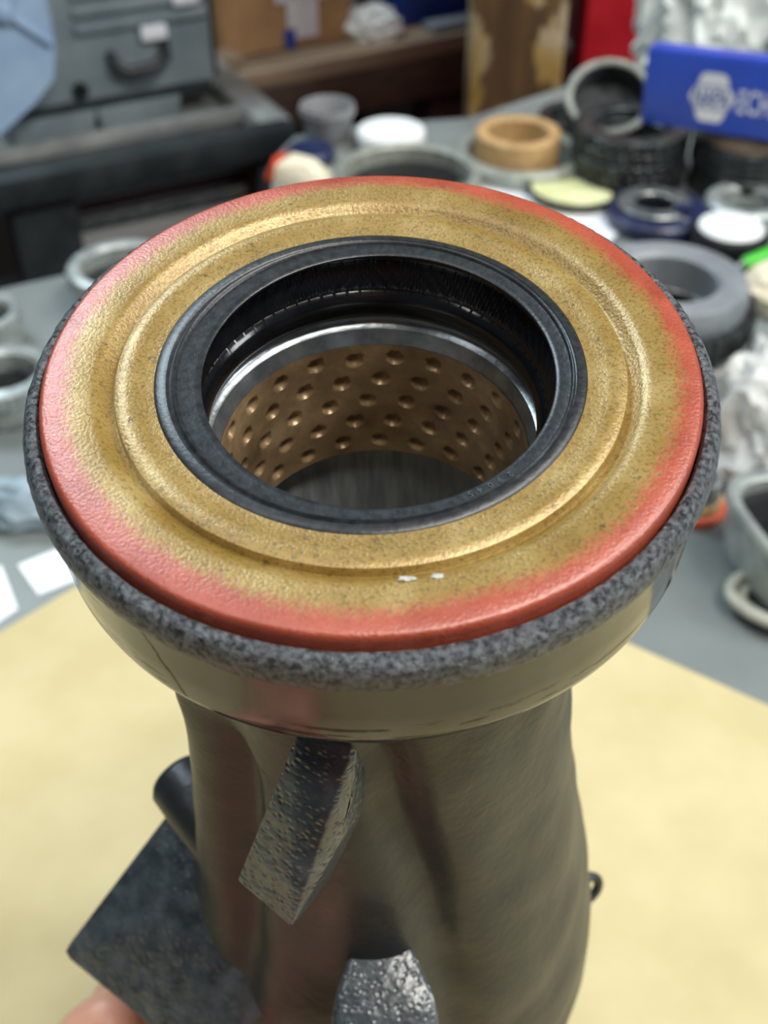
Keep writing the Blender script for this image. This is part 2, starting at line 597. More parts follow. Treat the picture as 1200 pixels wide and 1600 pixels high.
def bfn(t, k, r, z):
    if k >= len(ss):
        return Vector((r * math.cos(t), r * math.sin(t), z))
    s = ss[k]
    ph = math.degrees(math.atan2(math.cos(t), -math.sin(t)))
    R = body_r(s, ph)
    p = Vector((R * math.sin(math.radians(ph)), -R * math.cos(math.radians(ph)), 0))
    R += .35 * noise.noise(Vector((p.x, p.y, s)) * .12)
    return Vector((R * math.sin(math.radians(ph)) * .001, -R * math.cos(math.radians(ph)) * .001, L - s * .001))


obj('body', lathe(mm([(30, s) for s in ss] + [(30, L * 1000)]), 180, bfn), M['cast'], H)

# collar: rough rounded rim and smooth machined side
rim = [(38.0, 7.0), (38.05, 3.2), (38.15, 2.2), (38.45, 1.65), (38.95, 1.5), (39.5, 1.75), (39.95, 2.35), (40.28, 3.2), (40.45, 4.2), (40.45, 5.0), (40.3, 5.8), (40.05, 6.3), (39.8, 6.5)]


def rimfn(t, k, r, z):
    q = Vector((math.cos(t), math.sin(t), 0))
    a = .10 * noise.noise(q * 38 + Vector((0, 0, k * .4))) + .06 * noise.noise(q * 110 + Vector((0, 0, k)))
    if k in (0, 1):
        a = 0
    return q * (r + a * .001) + Vector((0, 0, z + a * .0008))


obj('collar_rim', lathe(mm(rim), 360, rimfn), M['rim'], H)
obj('collar_side', lathe(mm([(39.8, 6.5), (39.75, 7.0), (39.6, 12), (39.45, 16.6), (39.2, 17.8), (38.6, 18.5), (37, 19.0), (31, 20.0), (28, 21)]), 240), M['collar'], H)

# oil seal pressed into the collar
seal = obj('oil_seal', lathe(mm([(37.9, 5.5), (37.9, 1.0), (37.8, .45), (37.55, .12), (37.2, 0), (36.0, -.08), (34.4, -.16), (33.2, -.10), (32.2, -.02), (31.5, .10),
                                 (30.9, .55), (30.2, 1.25), (29.8, 1.5), (29.6, 1.52), (29.5, .70), (29.38, .42), (29.1, .30), (28.5, .14), (27.8, .12), (27.0, .28), (26.2, .48),
                                 (25.4, .58), (24.95, .62), (24.9, 1.4)]), 240), M['seal'], H)
seal['label'] = 'gold plated seal case with red outer edge'


def lipfn(t, k, r, z):
    wgt = smooth(24.3, 21.0, r * 1000) if r < .0243 else 0
    wgt = max(0, min(1, (24.3 - r * 1000) / 3.6))
    return Vector((r * math.cos(t) * (1 - .012 * wgt) + .0009 * wgt, r * math.sin(t) * (1 + .022 * wgt), z))


obj('dust_lip', lathe(mm([(24.92, 1.2), (24.9, .62), (24.6, .40), (23.75, .36), (23.6, .52), (23.45, .56), (23.3, .40), (23.15, .24), (23.0, .30), (22.8, .62), (22.2, .74),
                          (21.4, .80), (20.9, .86), (20.72, 1.0), (20.75, 1.25), (21.4, 1.5), (22.2, 1.8), (22.3, 2.2)]), 200, lipfn), M['rubber'], seal)
NF = 1152


def flute(t, k, r, z):
    s = (L - z) * 1000
    tb = abs((t - PI / 2 + PI) % (2 * PI) - PI)
    ph = (tb * 76 / (2 * PI) - s * .55) % 1.0
    amp = .13 * smooth(2.4, 3.2, s) * (1 - smooth(6.0, 6.5, s))
    a = amp * max(0, 1 - abs(ph - .5) / .10)
    return Vector(((r - a * .001) * math.cos(t), (r - a * .001) * math.sin(t), z))


obj('sealing_lip', lathe(mm([(22.3, 2.0), (22.25, 2.5), (22.05, 3.0), (21.85, 3.5), (21.65, 4.0), (21.45, 4.5), (21.25, 5.0), (21.05, 5.5), (20.9, 6.0), (20.85, 6.3),
                             (20.45, 6.6), (20.0, 7.2), (19.8, 8.0), (19.8, 8.8), (20.0, 9.6), (20.45, 10.4), (21.2, 10.9)]), NF, flute), M['rubber_gloss'], seal)
# raised part number on the rubber, read from outside
for ch, px, py in (('2', 797, 741), ('9', 781, 750), ('0', 766, 758), ('4', 750, 766), ('5', 735, 772)):
    v = FWD + RGT * ((px - CX) / FPX) + UPV * ((CY - py) / FPX)
    p = CAM + v * ((CW - CAM - nW * .0007).dot(nW) / v.dot(nW))
    p = HI @ p
    me = text_mesh(ch, .00105, .00006)
    ang = math.atan2(p.y, p.x)
    o = obj('numeral', me, M['numeral'], seal, (p.x, p.y, p.z + .0), smooth=False)
    o.rotation_euler = (0, 0, ang - PI / 2)

for cx_, cy_, w_, h_ in ((3.9, -31.0, .85, .28), (6.9, -30.75, .65, .24)):
    pl_ = []
    for i in range(14):
        t = 2 * PI * i / 14
        k_ = 1 + .9 * noise.noise(Vector((cx_, i * 1.7, 0)))
        pl_.append(((cx_ + w_ * k_ * math.cos(t)) * .001, (cy_ + h_ * k_ * math.sin(t) * 1.2) * .001))
    obj('bare_metal_chip', prism(pl_, L - .00012, L + .00002), M['chip'], seal, smooth=False)

# bore, counterbore and dimpled bronze bushing
obj('counterbore', lathe(mm([(21.3, 10.6), (21.2, 11.6), (20.9, 12.0), (20.2, 12.3), (19.9, 13.0), (19.5, 14.0), (19.3, 14.5)]), 160), M['bare'], H)
ROWS = 5
BS0, BS1 = 14.3, 35.2
prof = [(19.25, BS0 + (BS1 - BS0) * i / 84) for i in range(85)]


def dents(t, k, r, z):
    s = (L - z) * 1000
    a = 0
    for j in range(ROWS):
        sj = BS0 + 2.4 + j * 4.05
        for d in (0,):
            step = 2 * PI / 22
            shift = j * .36 * step
            # rows climb slowly round the bore
            tt = (t - shift) / step
            i = round(tt)
            dt = (tt - i) * step * 19.25
            ds = s - sj - .25 * math.sin(i * 2.4)
            q = math.sqrt(dt * dt + ds * ds) / 1.14
            if q < 1:
                a = max(a, math.sqrt(1 - q * q))
    return Vector(((r + a * .00085) * math.cos(t), (r + a * .00085) * math.sin(t), z))


obj('bushing', lathe(mm(prof + [(20.5, BS1 + .3)]), 460, dents), M['bronze'], H)
obj('bore', lathe(mm([(20.4, 35.4), (21.0, 36), (21.6, 38), (21.8, 44), (21.8, 120), (24, 130), (30, 243)]), 160), M['bore'], H)


# cast pads, boss and loop on the outside
def pad(name, face, back, bev, mat, parent=H, extra=()):
    P = [hl(*f) for f in face]
    nrm = (P[1] - P[0]).cross(P[2] - P[0]).normalized()
    c = sum(P, Vector()) / len(P)
    if nrm.dot(HI @ CAM - c) < 0:
        nrm = -nrm
    pts = P + [p - nrm * back for p in P] + [hl(*e) for e in extra]
    return obj(name, hull(pts, bev), mat, parent)


pad('mounting_block', [(370, 1376, .1605), (446, 1246, .1545), (536, 1308, .1525), (456, 1450, .1585)], .012, .0005, M['pad'], extra=[(462, 1150, .1430), (556, 1162, .1402), (552, 1240, .1475)])
pad('mounting_lug', [(276, 1248, .222), (93, 1490, .232), (275, 1640, .222), (440, 1590, .215), (360, 1400, .214)], .013, .0016, M['pad'])
obj('ledge_pad', hull([(x * .001, -b_ * .001, L - s_ * .001) for x, b_, s_ in
                      ((-5.5, 31, 96.5), (3.5, 31, 96), (-8.5, 40, 99.5), (8, 40, 99), (-9.5, 49, 103.5), (9, 49, 103), (-8, 52, 108), (8, 52, 108), (-7, 38, 140), (7, 38, 140), (0, 25, 110))], .0016, 3), M['pad'], H)
a, b = hl(276, 1212, .214), hl(372, 1330, .205)
d = (b - a).normalized()
obj('cylindrical_boss', tube([a - d * .0006, a, a + d * .0012, a * .6 + b * .4, b], [.0040, .0052, .0060, .0063, .0068], 32), M['cast'], H)
lp = obj('loop', torus(.0040, .0011, 40, 12), M['steel_dark'], H, hl(911, 1391, .259))
lp.rotation_euler = (math.radians(72), 0, math.radians(24))
o = obj('loop_stem', tube([hl(905, 1398, .259), hl(870, 1400, .259)], .0014, 10), M['steel_dark'], H)


# ------------------------------------------------------------------ transmission parts on the bench
def teeth(count, depth, duty=.5, rows=None):
    """radius modulation for splined or toothed rings (rows: profile rows that carry the teeth)"""
    def fn(t, k, r, z):
        a = 0
        if rows is None or k in rows:
            ph = (t * count / (2 * PI)) % 1.0
            a = depth if ph < duty else 0
        return Vector(((r + a) * math.cos(t), (r + a) * math.sin(t), z))
    return fn


def ring_prof(ro, ri, h, c=.001):
    """closed ring section standing on z = 0"""
    return [(ri, c), (ri + c, 0), (ro - c, 0), (ro, c), (ro, h - c), (ro - c, h), (ri + c, h), (ri, h - c)]


def ring(name, px, py, ztop, ro, ri, h, mat, label, cat, z0=0.0, fn=None, seg=96, group=None, c=.001, closed=True, tilt=None):
    p = on(px, py, ztop)
    o = obj(name, lathe(ring_prof(ro, ri, h, c), seg, fn, closed=True), M[mat], None, (p.x, p.y, z0 + .0002))
    if tilt:
        o.rotation_euler = tilt
    return tag(o, label, cat, group)


# big grey clutch drum on the right
p = on(1045, 432, .070)
D = empty('clutch_drum', (p.x, p.y, .0002))
tag(D, 'grey clutch drum with wide flat top and toothed flange beside the seal', 'drum')
obj('drum_body', lathe([(.0, .0), (.030, 0), (.036, .002), (.038, .008), (.0375, .030), (.034, .034), (.034, .046), (.032, .048), (.026, .048), (.026, .012), (.0, .012)], 96), M['steel_dark'], D)
obj('top_ring', lathe([(.0235, .050), (.037, .050), (.0385, .052), (.0390, .064), (.0375, .0695), (.036, .070), (.0255, .070), (.0235, .068)], 96, closed=True), M['grey_part'], D)
obj('toothed_flange', lathe([(.030, .045), (.0415, .045), (.0425, .047), (.0425, .056), (.0415, .058), (.030, .058)], 288,
                            teeth(48, .0020, .5, (1, 2, 3, 4)), closed=True), M['steel_dark'], D)
obj('snap_ring', lathe(ring_prof(.0262, .0225, .0015, .0004), 64, closed=True), M['steel'], D, (0, 0, .0495))
obj('inner_hub', lathe([(.012, .012), (.016, .013), (.017, .030), (.013, .032), (.010, .030), (.010, .013)], 64, closed=True), M['steel'], D)
obj('friction_band', lathe([(.0381, .012), (.0392, .012), (.0392, .024), (.0381, .024)], 96, closed=True), M['brown_ring'], D)

# rings behind the seal
ring('steel_ring', 637, 266, .016, .050, .0425, .016, 'grey_ring', 'wide grey steel ring lying flat behind the seal, empty dark centre', 'ring', c=.002)
p = on(634, 272, .004)
o = obj('round_glass', lathe([(0, 0), (.034, 0), (.0365, .001), (.0365, .003), (.030, .0036), (0, .0036)], 64), M['black'], None, (p.x, p.y, .0002))
tag(o, 'dark glossy disc lying inside the wide grey steel ring', 'disc')
ring('steel_ring', 815, 233, .012, .0465, .0365, .012, 'grey_ring', 'grey steel ring lying around the tan ring by the wooden post', 'ring', c=.002)
p = on(815, 233, .014)
o = obj('tan_ring', lathe(ring_prof(.0300, .0212, .027, .0015), 96, closed=True), M['tan_ring'], None, (p.x - .003, p.y + .001, .0002))
tag(o, 'tan band ring standing inside a grey steel ring', 'ring')
# jar with white lid
p = on(611, 216, .012)
J = empty('lidded_jar', (p.x, p.y + .012, .0002))
tag(J, 'shallow jar with a white screw lid behind the wide steel ring', 'jar')
obj('jar_body', lathe([(0, 0), (.022, 0), (.0235, .001), (.0235, .003), (.022, .004), (0, .004)], 64), M['grey_plastic'], J)
obj('lid', lathe([(0, .004), (.0245, .004), (.0252, .005), (.0252, .012), (.024, .0138), (.021, .0142), (0, .0134)], 96), M['white_plastic'], J)
# grey tub
p = on(511, 234, 0)
T = empty('plastic_tub', (p.x, p.y + .022, .0002))
tag(T, 'grey plastic tub standing behind the cream paper on the bench edge', 'tub')
obj('tub_body', lathe([(0, 0), (.015, 0), (.017, .002), (.0195, .022), (.0200, .023), (.0200, .025), (.0190, .025), (.0180, .022), (.0155, .004), (0, .004)], 64), M['grey_plastic'], T)
obj('tub_rim', lathe([(.0194, .0195), (.0208, .0200), (.0208, .0225), (.0198, .0225)], 64, closed=True), M['grey_plastic'], T)
# navy cap and cream paper with orange edge
p = on(476, 252, 0)
o = obj('navy_disc', lathe([(0, 0), (.017, 0), (.018, .001), (.018, .006), (.016, .008), (.012, .0075), (0, .0075)], 48), M['navy'], None, (p.x + .004, p.y + .004, .0002))
tag(o, 'flat navy plastic disc lying beside the grey tub', 'disc')
P = empty('paper_packet', on(478, 284, 0) + Vector((0, 0, .0003)), math.radians(-24))
tag(P, 'crumpled cream paper packet with an orange end behind the seal', 'packet')
obj('packet_body', hull([(-.020, -.012, 0), (.024, -.011, 0), (.022, .013, 0), (-.018, .015, 0), (-.019, -.009, .012), (.004, -.006, .015), (.023, -.004, .006), (.0, .012, .013), (-.016, .012, .014)], .001), M['cream'], P)
obj('packet_end', hull([(-.0205, -.012, 0), (-.0205, .015, 0), (-.028, .012, 0), (-.029, -.008, 0), (-.0205, -.008, .0125), (-.0205, .012, .0145), (-.027, .004, .012)], .0008), M['orange'], P)

# pale yellow disc
p = on(893, 296, .006)
Y = empty('pale_disc', (p.x, p.y, .0035))
Y.rotation_euler = (math.radians(-2), math.radians(3.5), 0)
tag(Y, 'pale yellow translucent disc with a dark rim on white paper', 'disc')
obj('disc_face', lathe([(0, 0), (.0275, 0), (.0275, .002), (.025, .0028), (0, .0028)], 64), M['yellow_clear'], Y)
obj('disc_rim', lathe(ring_prof(.0300, .0276, .0036, .0006), 64, closed=True), M['black'], Y)

# stack of dark clutch plates with a tilted drum on top
c0 = on(985, 262, .012)
for k in range(5):
    o = obj('clutch_plate', lathe(ring_prof(.0375, .026, .0072, .0008), 180, teeth(30, .0022, .5, (2, 3, 4, 5)), closed=True), M['steel_dark'], None,
            (c0.x + .001 * math.sin(k * 2.1), c0.y + .012 + .001 * math.cos(k * 1.7), .0003 + k * .0078), k * .13)
    nth = ('bottom', 'second', 'middle', 'fourth', 'top')[k]
    tag(o, 'dark toothed clutch plate, %s of the stack below the tilted drum' % (nth if k in (0, 2, 4) else nth + ' from bottom'), 'clutch plate', 'dark clutch plate stack')
DR = empty('ring_gear_drum', (c0.x - .008, c0.y + .066, .0200))
DR.rotation_euler = (math.radians(34), math.radians(-6), 0)
tag(DR, 'dark drum with a pale rim leaning behind the clutch plate stack', 'drum')
obj('drum_shell', lathe([(.0, .0), (.027, 0), (.0295, .002), (.0300, .026), (.0258, .026), (.0255, .006), (0, .005)], 160, teeth(40, .0012, .5, (2, 3))), M['steel_dark'], DR)
obj('rim', lathe(ring_prof(.0312, .0260, .0045, .0012), 96, closed=True), M['grey_ring'], DR, (0, 0, .0245))
p = on(915, 205, .012)
ring('dark_ring', 905, 178, .014, .0300, .0225, .014, 'steel_dark', 'dark oily ring lying behind the clutch plate stack near the post', 'ring')

# brown friction discs carrying the blue box
c1 = on(1160, 262, .012)
for k in range(5):
    o = obj('friction_disc', lathe(ring_prof(.0370, .0270, .0088, .0008), 96, closed=True), M['brown_ring' if k == 4 else 'steel_dark'], None,
            (c1.x + .0012 * math.sin(k * 1.9), c1.y - .004 + .001 * math.cos(k * 2.7), .0003 + k * .0092))
    nth = ('bottom', 'second from bottom', 'middle', 'fourth from bottom', 'top')[k]
    tag(o, ('brown lined friction disc, top of the stack under the blue box' if k == 4 else 'dark friction disc, %s of the stack under the blue box' % nth), 'friction disc', 'friction disc stack')
zb = .0003 + 5 * .0092 + .0004
bl, br = on(1000, 191, zb), on(1200, 228, zb)
dirx = (br - bl)
ang = math.atan2(dirx.y, dirx.x)
ppm = dirx.length / 200.0                      # metres per photo pixel along the box
BX = empty('parts_box', bl, ang)
BX.rotation_euler = (0, math.radians(-2.2), ang)
tag(BX, 'long blue parts box with white print resting on friction discs', 'box')
BLn, BH, BD = ppm * 300, .0470, .016
obj('box_body', box(BLn, BD, BH, .0006, (BLn / 2, BD / 2, 0)), M['blue_box'], BX)
obj('box_flap', box(BLn - .002, BD - .002, .0012, .0004, (BLn / 2, BD / 2, BH)), M['blue_box'], BX)


def face_poly(name, pts, mat):
    """flat print on the box front; pts in photo-pixel units from the lower left corner"""
    bm = bmesh.new()
    a = [bm.verts.new((x * ppm, -.0003, z)) for x, z in pts]
    bm.faces.new(a)
    return obj(name, bm, M[mat], BX, smooth=False)


lx, hw = 106 * ppm, 35 * ppm
zc = BH * .47
face_poly('emblem_top', [(106 - 24, zc + .0075), (106 - 20, zc + .0135), (106 - 14, zc + .0155), (106 + 14, zc + .0155), (106 + 20, zc + .0135), (106 + 24, zc + .0075)], 'ink_white')
face_poly('emblem_bottom', [(106 - 24, zc - .0075), (106 + 24, zc - .0075), (106 + 19, zc - .0140), (106 + 14, zc - .0155), (106 - 14, zc - .0155), (106 - 19, zc - .0140)], 'ink_white')
face_poly('emblem_band', [(106 - 35, zc), (106 - 27, zc + .0066), (106 + 27, zc + .0066), (106 + 35, zc), (106 + 27, zc - .0066), (106 - 27, zc - .0066)], 'ink_white')


def box_text(name, s, cx, z, width, height, mat, y):
    me = text_mesh(s, 1.0, bold=.012)
    xs = [v.co.x for v in me.vertices]
    ys = [v.co.y for v in me.vertices]
    kx, ky = width / (max(xs) - min(xs)), height / (max(ys) - min(ys))
    mx, my = (max(xs) + min(xs)) / 2, (max(ys) + min(ys)) / 2
    for v in me.vertices:
        v.co = Vector(((v.co.x - mx) * kx + cx, y, (v.co.y - my) * ky + z))
    return obj(name, me, M[mat], BX, smooth=False)


box_text('emblem_lettering', 'NAPA', lx, zc, 55 * ppm, .0112, 'ink_blue', -.0006)
box_text('brand_lettering', 'ECHLIN', 190 * ppm, zc, 88 * ppm, .0150, 'ink_white', -.0004)

# white rags behind the blue box
for k, (px, py, y, rx, ry, rz, lab) in enumerate([
        (1105, 70, .985, .050, .040, .090, 'crumpled white rag piled behind the blue box, left heap'),
        (1310, 75, .925, .034, .034, .080, 'crumpled white rag at the right edge behind the blue box')]):
    p = away(px, py, y)
    o = obj('rag', crumple(rx, ry, rz, .55, 3.0, 3 + k, 5), M['rag'], None, (p.x, p.y, .0005))
    tag(o, lab, 'rag', 'white rags behind the box')

# dark and navy parts right of the paper
p = on(1030, 322, .012)
o = obj('navy_ring', lathe(ring_prof(.0330, .0200, .011, .002), 96, closed=True), M['navy'], None, (p.x, p.y, .0004))
tag(o, 'navy plastic ring lying in front of the clutch plate stack', 'ring')
o = obj('steel_washer', lathe(ring_prof(.0240, .0130, .003, .0006), 72, closed=True), M['steel'], None, (p.x - .003, p.y + .001, .0117))
tag(o, 'thin grey steel washer lying on the navy ring', 'washer')
p = on(1150, 318, .016)
o = obj('pale_ring', lathe(ring_prof(.0270, .0170, .016, .002), 72, closed=True), M['steel_light'], None, (p.x + .010, p.y + .008, .0003))
tag(o, 'pale metal ring lying below the brown friction discs', 'ring')
p = on(1142, 343, .020)
W = empty('capped_canister', (p.x, p.y - .004, .0003))
tag(W, 'black low canister with a white round top beside the grey drum', 'canister')
obj('canister_body', lathe([(0, 0), (.023, 0), (.0245, .002), (.0245, .014), (.023, .016), (0, .016)], 64), M['black'], W)
obj('canister_top', lathe([(0, .016), (.0195, .016), (.0205, .0165), (.0195, .0180), (.015, .0188), (0, .0188)], 64), M['white_plastic'], W)
for k, (px, py, ro, lab) in enumerate([(1068, 352, .0100, 'small navy plug lying between navy ring and white-topped canister'), (1128, 384, .0110, 'small navy plug lying behind the grey clutch drum')]):
    p = on(px, py, .008)
    o = obj('navy_plug', lathe([(0, 0), (ro, 0), (ro * 1.08, .0015), (ro, .009), (ro * .6, .013), (ro * .55, .018), (0, .019)], 40), M['navy'], None, (p.x, p.y + .006, .0003))
    tag(o, lab, 'plug')
# green handled pick and cream cloth at the right edge
G = empty('green_pick', on(1182, 412, .020) + Vector((0, 0, .003)))
tag(G, 'bright green tool handle lying at the right edge', 'tool')
gz = Vector((.040, .022, .006))
obj('handle', tube([Vector((-.010, -.0055, 0)), Vector((-.008, -.0044, .0)), gz * .4, gz], [.0022, .0036, .0040, .0036], 16), M['green'], G)
obj('ferrule', tube([Vector((-.014, -.0077, -.0003)), Vector((-.010, -.0055, 0))], [.0015, .0020], 12), M['steel'], G)
o = obj('pick_block', hull([(-.014, -.010, 0), (.045, -.012, 0), (.047, .034, 0), (-.010, .016, 0), (-.012, -.008, .018), (.044, -.009, .0165), (.046, .032, .0225), (-.008, .014, .0185)], .001), M['navy'], None, (G.location.x + .004, G.location.y, .0003))
tag(o, 'dark navy block under the green tool handle', 'block')
p = on(1188, 485, 0)
o = obj('cream_cloth', crumple(.026, .020, .018, .3, 1.6, 9, 4), M['cream'], None, (p.x + .016, p.y + .004, .0005))
tag(o, 'cream cloth bunched at the right edge below the green handle', 'cloth')

# clear bag, small hub with orange base, aluminium bowl and coil at right front
p = on(1186, 742, 0)
o = obj('plastic_bag', crumple(.036, .034, .034, .45, 1.7, 21, 5), M['bag'], None, (p.x + .006, p.y + .016, .0005))
tag(o, 'crumpled clear plastic bag lying at the right edge beside the drum', 'bag')
p = on(1090, 800, .004)
HB = empty('small_hub', (p.x, p.y + .006, .0003))
tag(HB, 'small steel hub with black bore on an orange-red base', 'hub')
obj('hub_base', lathe([(.006, 0), (.0135, 0), (.0140, .001), (.0140, .004), (.0120, .0052), (.006, .0052)], 64, closed=True), M['orange'], HB)
obj('hub_collar', lathe([(.006, .0052), (.0118, .0052), (.0116, .009), (.0105, .0095), (.006, .0095)], 64, closed=True), M['tan_ring'], HB)
obj('hub_barrel', lathe([(.0062, .0095), (.0102, .0095), (.0102, .020), (.0095, .0208), (.0070, .0208), (.0062, .020)], 64, closed=True), M['steel'], HB)
obj('hub_bore', lathe([(.0, .008), (.0064, .008), (.0064, .0200), (.0060, .0203), (0, .0195)], 48), M['black'], HB)

p = on(1236, 812, .034)
V = empty('valve_body', (p.x + .002, p.y, .0004))
V.rotation_euler = (0, 0, math.radians(14))
tag(V, 'pale aluminium housing with open black mouth and bolt at right edge', 'housing')


def ovalfn(t, k, r, z):
    c_, s_ = math.cos(t), math.sin(t)
    e = .62
    return Vector((r * .86 * math.copysign(abs(c_) ** e, c_), r * 1.32 * math.copysign(abs(s_) ** e, s_), z))


obj('shell', lathe([(0, .004), (.019, .004), (.0215, .006), (.0225, .012), (.0225, .030), (.0245, .0305), (.0252, .032), (.0250, .034), (.0240, .035), (.0215, .035), (.0200, .034),
                    (.0190, .014), (0, .012)], 96, ovalfn), M['steel_light'], V)
obj('black_liner', lathe([(0, .0265), (.0199, .0265), (.0201, .0275), (.0201, .0285), (0, .0285)], 96, ovalfn), M['black'], V)
for x, y in ((-.006, .002), (-.001, -.004)):
    obj('bolt', lathe([(0, .0285), (.0038, .0285), (.0038, .0325), (.0030, .0335), (.0022, .0335), (.0022, .0365), (0, .0365)], 6 if x < -.003 else 24), M['bare'], V, (x, y, 0))
obj('foot', lathe([(0, 0), (.013, 0), (.014, .0015), (.014, .004), (0, .0042)], 48), M['steel_light'], V)
# pale coil
p = on(1202, 930, .004)
pts = []
for i in range(90):
    t = i / 89 * 2 * PI * 1.7
    rr = .0150 + .0012 * math.sin(t * 3) + .0008 * t
    pts.append(Vector((rr * math.cos(t + 2.4), rr * .86 * math.sin(t + 2.4), .0030 + .0036 * t / (2 * PI))))
o = obj('coiled_gasket', tube(pts, .0027, 12), M['gasket'], None, (p.x + .004, p.y - .004, .0004))
tag(o, 'pale rubber gasket coil lying below the aluminium housing', 'gasket')

# parts at the left edge
def hub_ring(name, px, py, ztop, ro, ri, h, mat, label):
    p = on(px, py, ztop)
    R = empty(name, (p.x, p.y, .0003))
    tag(R, label, 'ring')
    obj('ring_body', lathe([(ri, 0), (ro * .90, 0), (ro * .93, .001), (ro * .93, h * .55), (ro, h * .62), (ro, h - .001), (ro - .001, h), (ri + .002, h), (ri, h - .002)], 144,
                           teeth(36, .0008, .5, (4, 5)), closed=True), M[mat], R)
    obj('inner_sleeve', lathe(ring_prof(ri * 1.0, ri * .80, h * .6, .0008), 72, closed=True), M['steel_dark'], R)
    return R


hub_ring('hub_ring', 2, 578, .022, .0255, .0170, .022, 'steel_light', 'pale steel ring with dark bore at the left edge beside the seal')
hub_ring('hub_ring', -32, 486, .020, .0215, .0150, .020, 'steel_light', 'dark bored ring half cut off at the left edge behind another ring')
hub_ring('hub_ring', 192, 412, .024, .0315, .0235, .024, 'steel_light', 'pale toothed steel ring behind the left side of the seal')
p = on(30, 812, 0)
o = obj('shop_towel', crumple(.030, .011, .011, .5, 2.2, 31, 4), M['blue_rag'], None, (p.x, p.y + .002, .0005))
tag(o, 'twisted blue-grey cloth lying left of the housing', 'cloth')
p = on(15, 662, 0)
o = obj('cloth_scrap', crumple(.008, .003, .002, .3, 1.8, 37, 3), M['steel_light'], None, (p.x, p.y, .0004))
tag(o, 'small pale metal chip lying on the bench at left', 'chip')

# ------------------------------------------------------------------ beyond the bench
# tool cart at the left
ctop = -.15
ca = on(0, 272, ctop)
cb = on(448, 186, ctop)
CYAW = math.atan2(cb.y - ca.y, cb.x - ca.x)
C1 = Vector((math.cos(CYAW), math.sin(CYAW), 0))
C2 = Vector((-math.sin(CYAW), math.cos(CYAW), 0))
CT = empty('tool_cart', (ca.x, ca.y, FLOOR), CYAW)
tag(CT, 'charcoal tool cart with a tray top and grey drawer at left', 'cart')
h = ctop - FLOOR
x0, x1, dp = -.30, (cb - ca).length - .005, .27
obj('tray', box(x1 - x0, dp, .022, .006, ((x0 + x1) / 2, dp / 2, h - .044)), M['cart_top'], CT)
obj('front_lip', box(x1 - x0 + .02, .030, .034, .008, ((x0 + x1) / 2, -.004, h - .034)), M['cart'], CT)
obj('rear_lip', box(x1 - x0 + .02, .026, .034, .008, ((x0 + x1) / 2, dp, h - .034)), M['cart'], CT)
obj('side_lip', box(.040, dp, .034, .010, (x1 - .006, dp / 2, h - .0335)), M['cart_top'], CT)
obj('side_lip', box(.030, dp, .034, .010, (x0 + .002, dp / 2, h - .0335)), M['cart_top'], CT)
obj('inner_ledge', box(x1 - x0 - .04, .016, .014, .003, ((x0 + x1) / 2, .060, h - .014)), M['cart_top'], CT)
for x in (x1 - .018, x0 + .02):
    for y in (.010, dp - .02):
        obj('leg', box(.034, .034, h - .045, .004, (x, y, 0)), M['cart'], CT)
obj('leg', box(.070, .036, h - .045, .004, (.035, .012, 0)), M['cart'], CT)
bx = (.075 + x1 - .038) / 2
bw = x1 - .038 - .075
obj('drawer_cabinet', box(bw + .02, dp - .06, .302, .002, (bx, dp / 2 + .012, h - .350)), M['maroon'], CT)
for k, (zz, hh) in enumerate([(h - .052, .012), (h - .145, .078), (h - .235, .078)]):
    d = obj('drawer', box(bw, .012, hh, .003, (bx, .036, zz - .01)), M['drawer'], CT)
    if hh > .05:
        obj('pull', box(bw * .98, .012, .012, .003, (bx, .027, zz + hh - .022)), M['steel'], d)
for k, (x, y) in enumerate([(.06, .03), (.145, .035), (.235, .035)]):
    o = obj('socket', lathe([(.003, 0), (.006, 0), (.0065, .001), (.0065, .009), (.0055, .010), (.003, .010)], 24, closed=True), M['bare'], None)
    w_ = CT.matrix_world
    q = Vector((ca.x, ca.y, 0)) + C1 * x + C2 * y
    o.location = (q.x, q.y, ctop - .0215)
    tag(o, ('bright socket lying in the cart tray near the dark leg', 'bright socket lying in the middle of the cart tray', 'bright socket lying near the right end of the cart tray')[k], 'socket', 'sockets in the tray')

# moulded tool case on the cart
q = Vector((ca.x, ca.y, 0)) + C1 * .055 + C2 * .115
K = empty('tool_case', (q.x, q.y, ctop - .0215), CYAW)
tag(K, 'blue-grey moulded tool case with handle standing on the cart', 'case')
cw, chh, cdp = .25, .22, .10
obj('case_shell', box(cw, cdp, chh, .008, (.10, cdp / 2, .024)), M['case'], K)
for zz in (.108, .126, .144, .170):
    obj('rib', box(cw * .60, .008, .010, .003, (.145, -.002, zz)), M['case'], K)
obj('lower_rib', box(cw * .96, .006, .008, .002, (.10, -.001, .030)), M['cart'], K)
obj('handle', tube([(.105, .002, .082), (.108, -.012, .072), (.120, -.018, .066), (.150, -.018, .068), (.165, -.012, .076), (.168, .002, .086)], .0065, 12), M['cart'], K)
for x in (.150, .190):
    obj('latch', box(.030, .010, .016, .003, (x + .006, -.004, .092 + (x - .15) * .8)), M['ink_white'], K)
obj('lock_knob', lathe([(0, 0), (.009, 0), (.008, .006), (0, .006)], 24), M['black'], K, (.066, -.001, .050)).rotation_euler = (PI / 2, 0, 0)
for x in (.03, .13):
    obj('foot', hull([(x - .045, .0, 0), (x + .045, .0, 0), (x + .045, .09, 0), (x - .045, .09, 0), (x - .05, -.004, .026), (x + .05, -.004, .026), (x + .05, .094, .026), (x - .05, .094, .026)], .003), M['case'], K)
obj('side_bracket', box(.012, .05, .20, .003, (.232, .05, .03)), M['cart'], K)
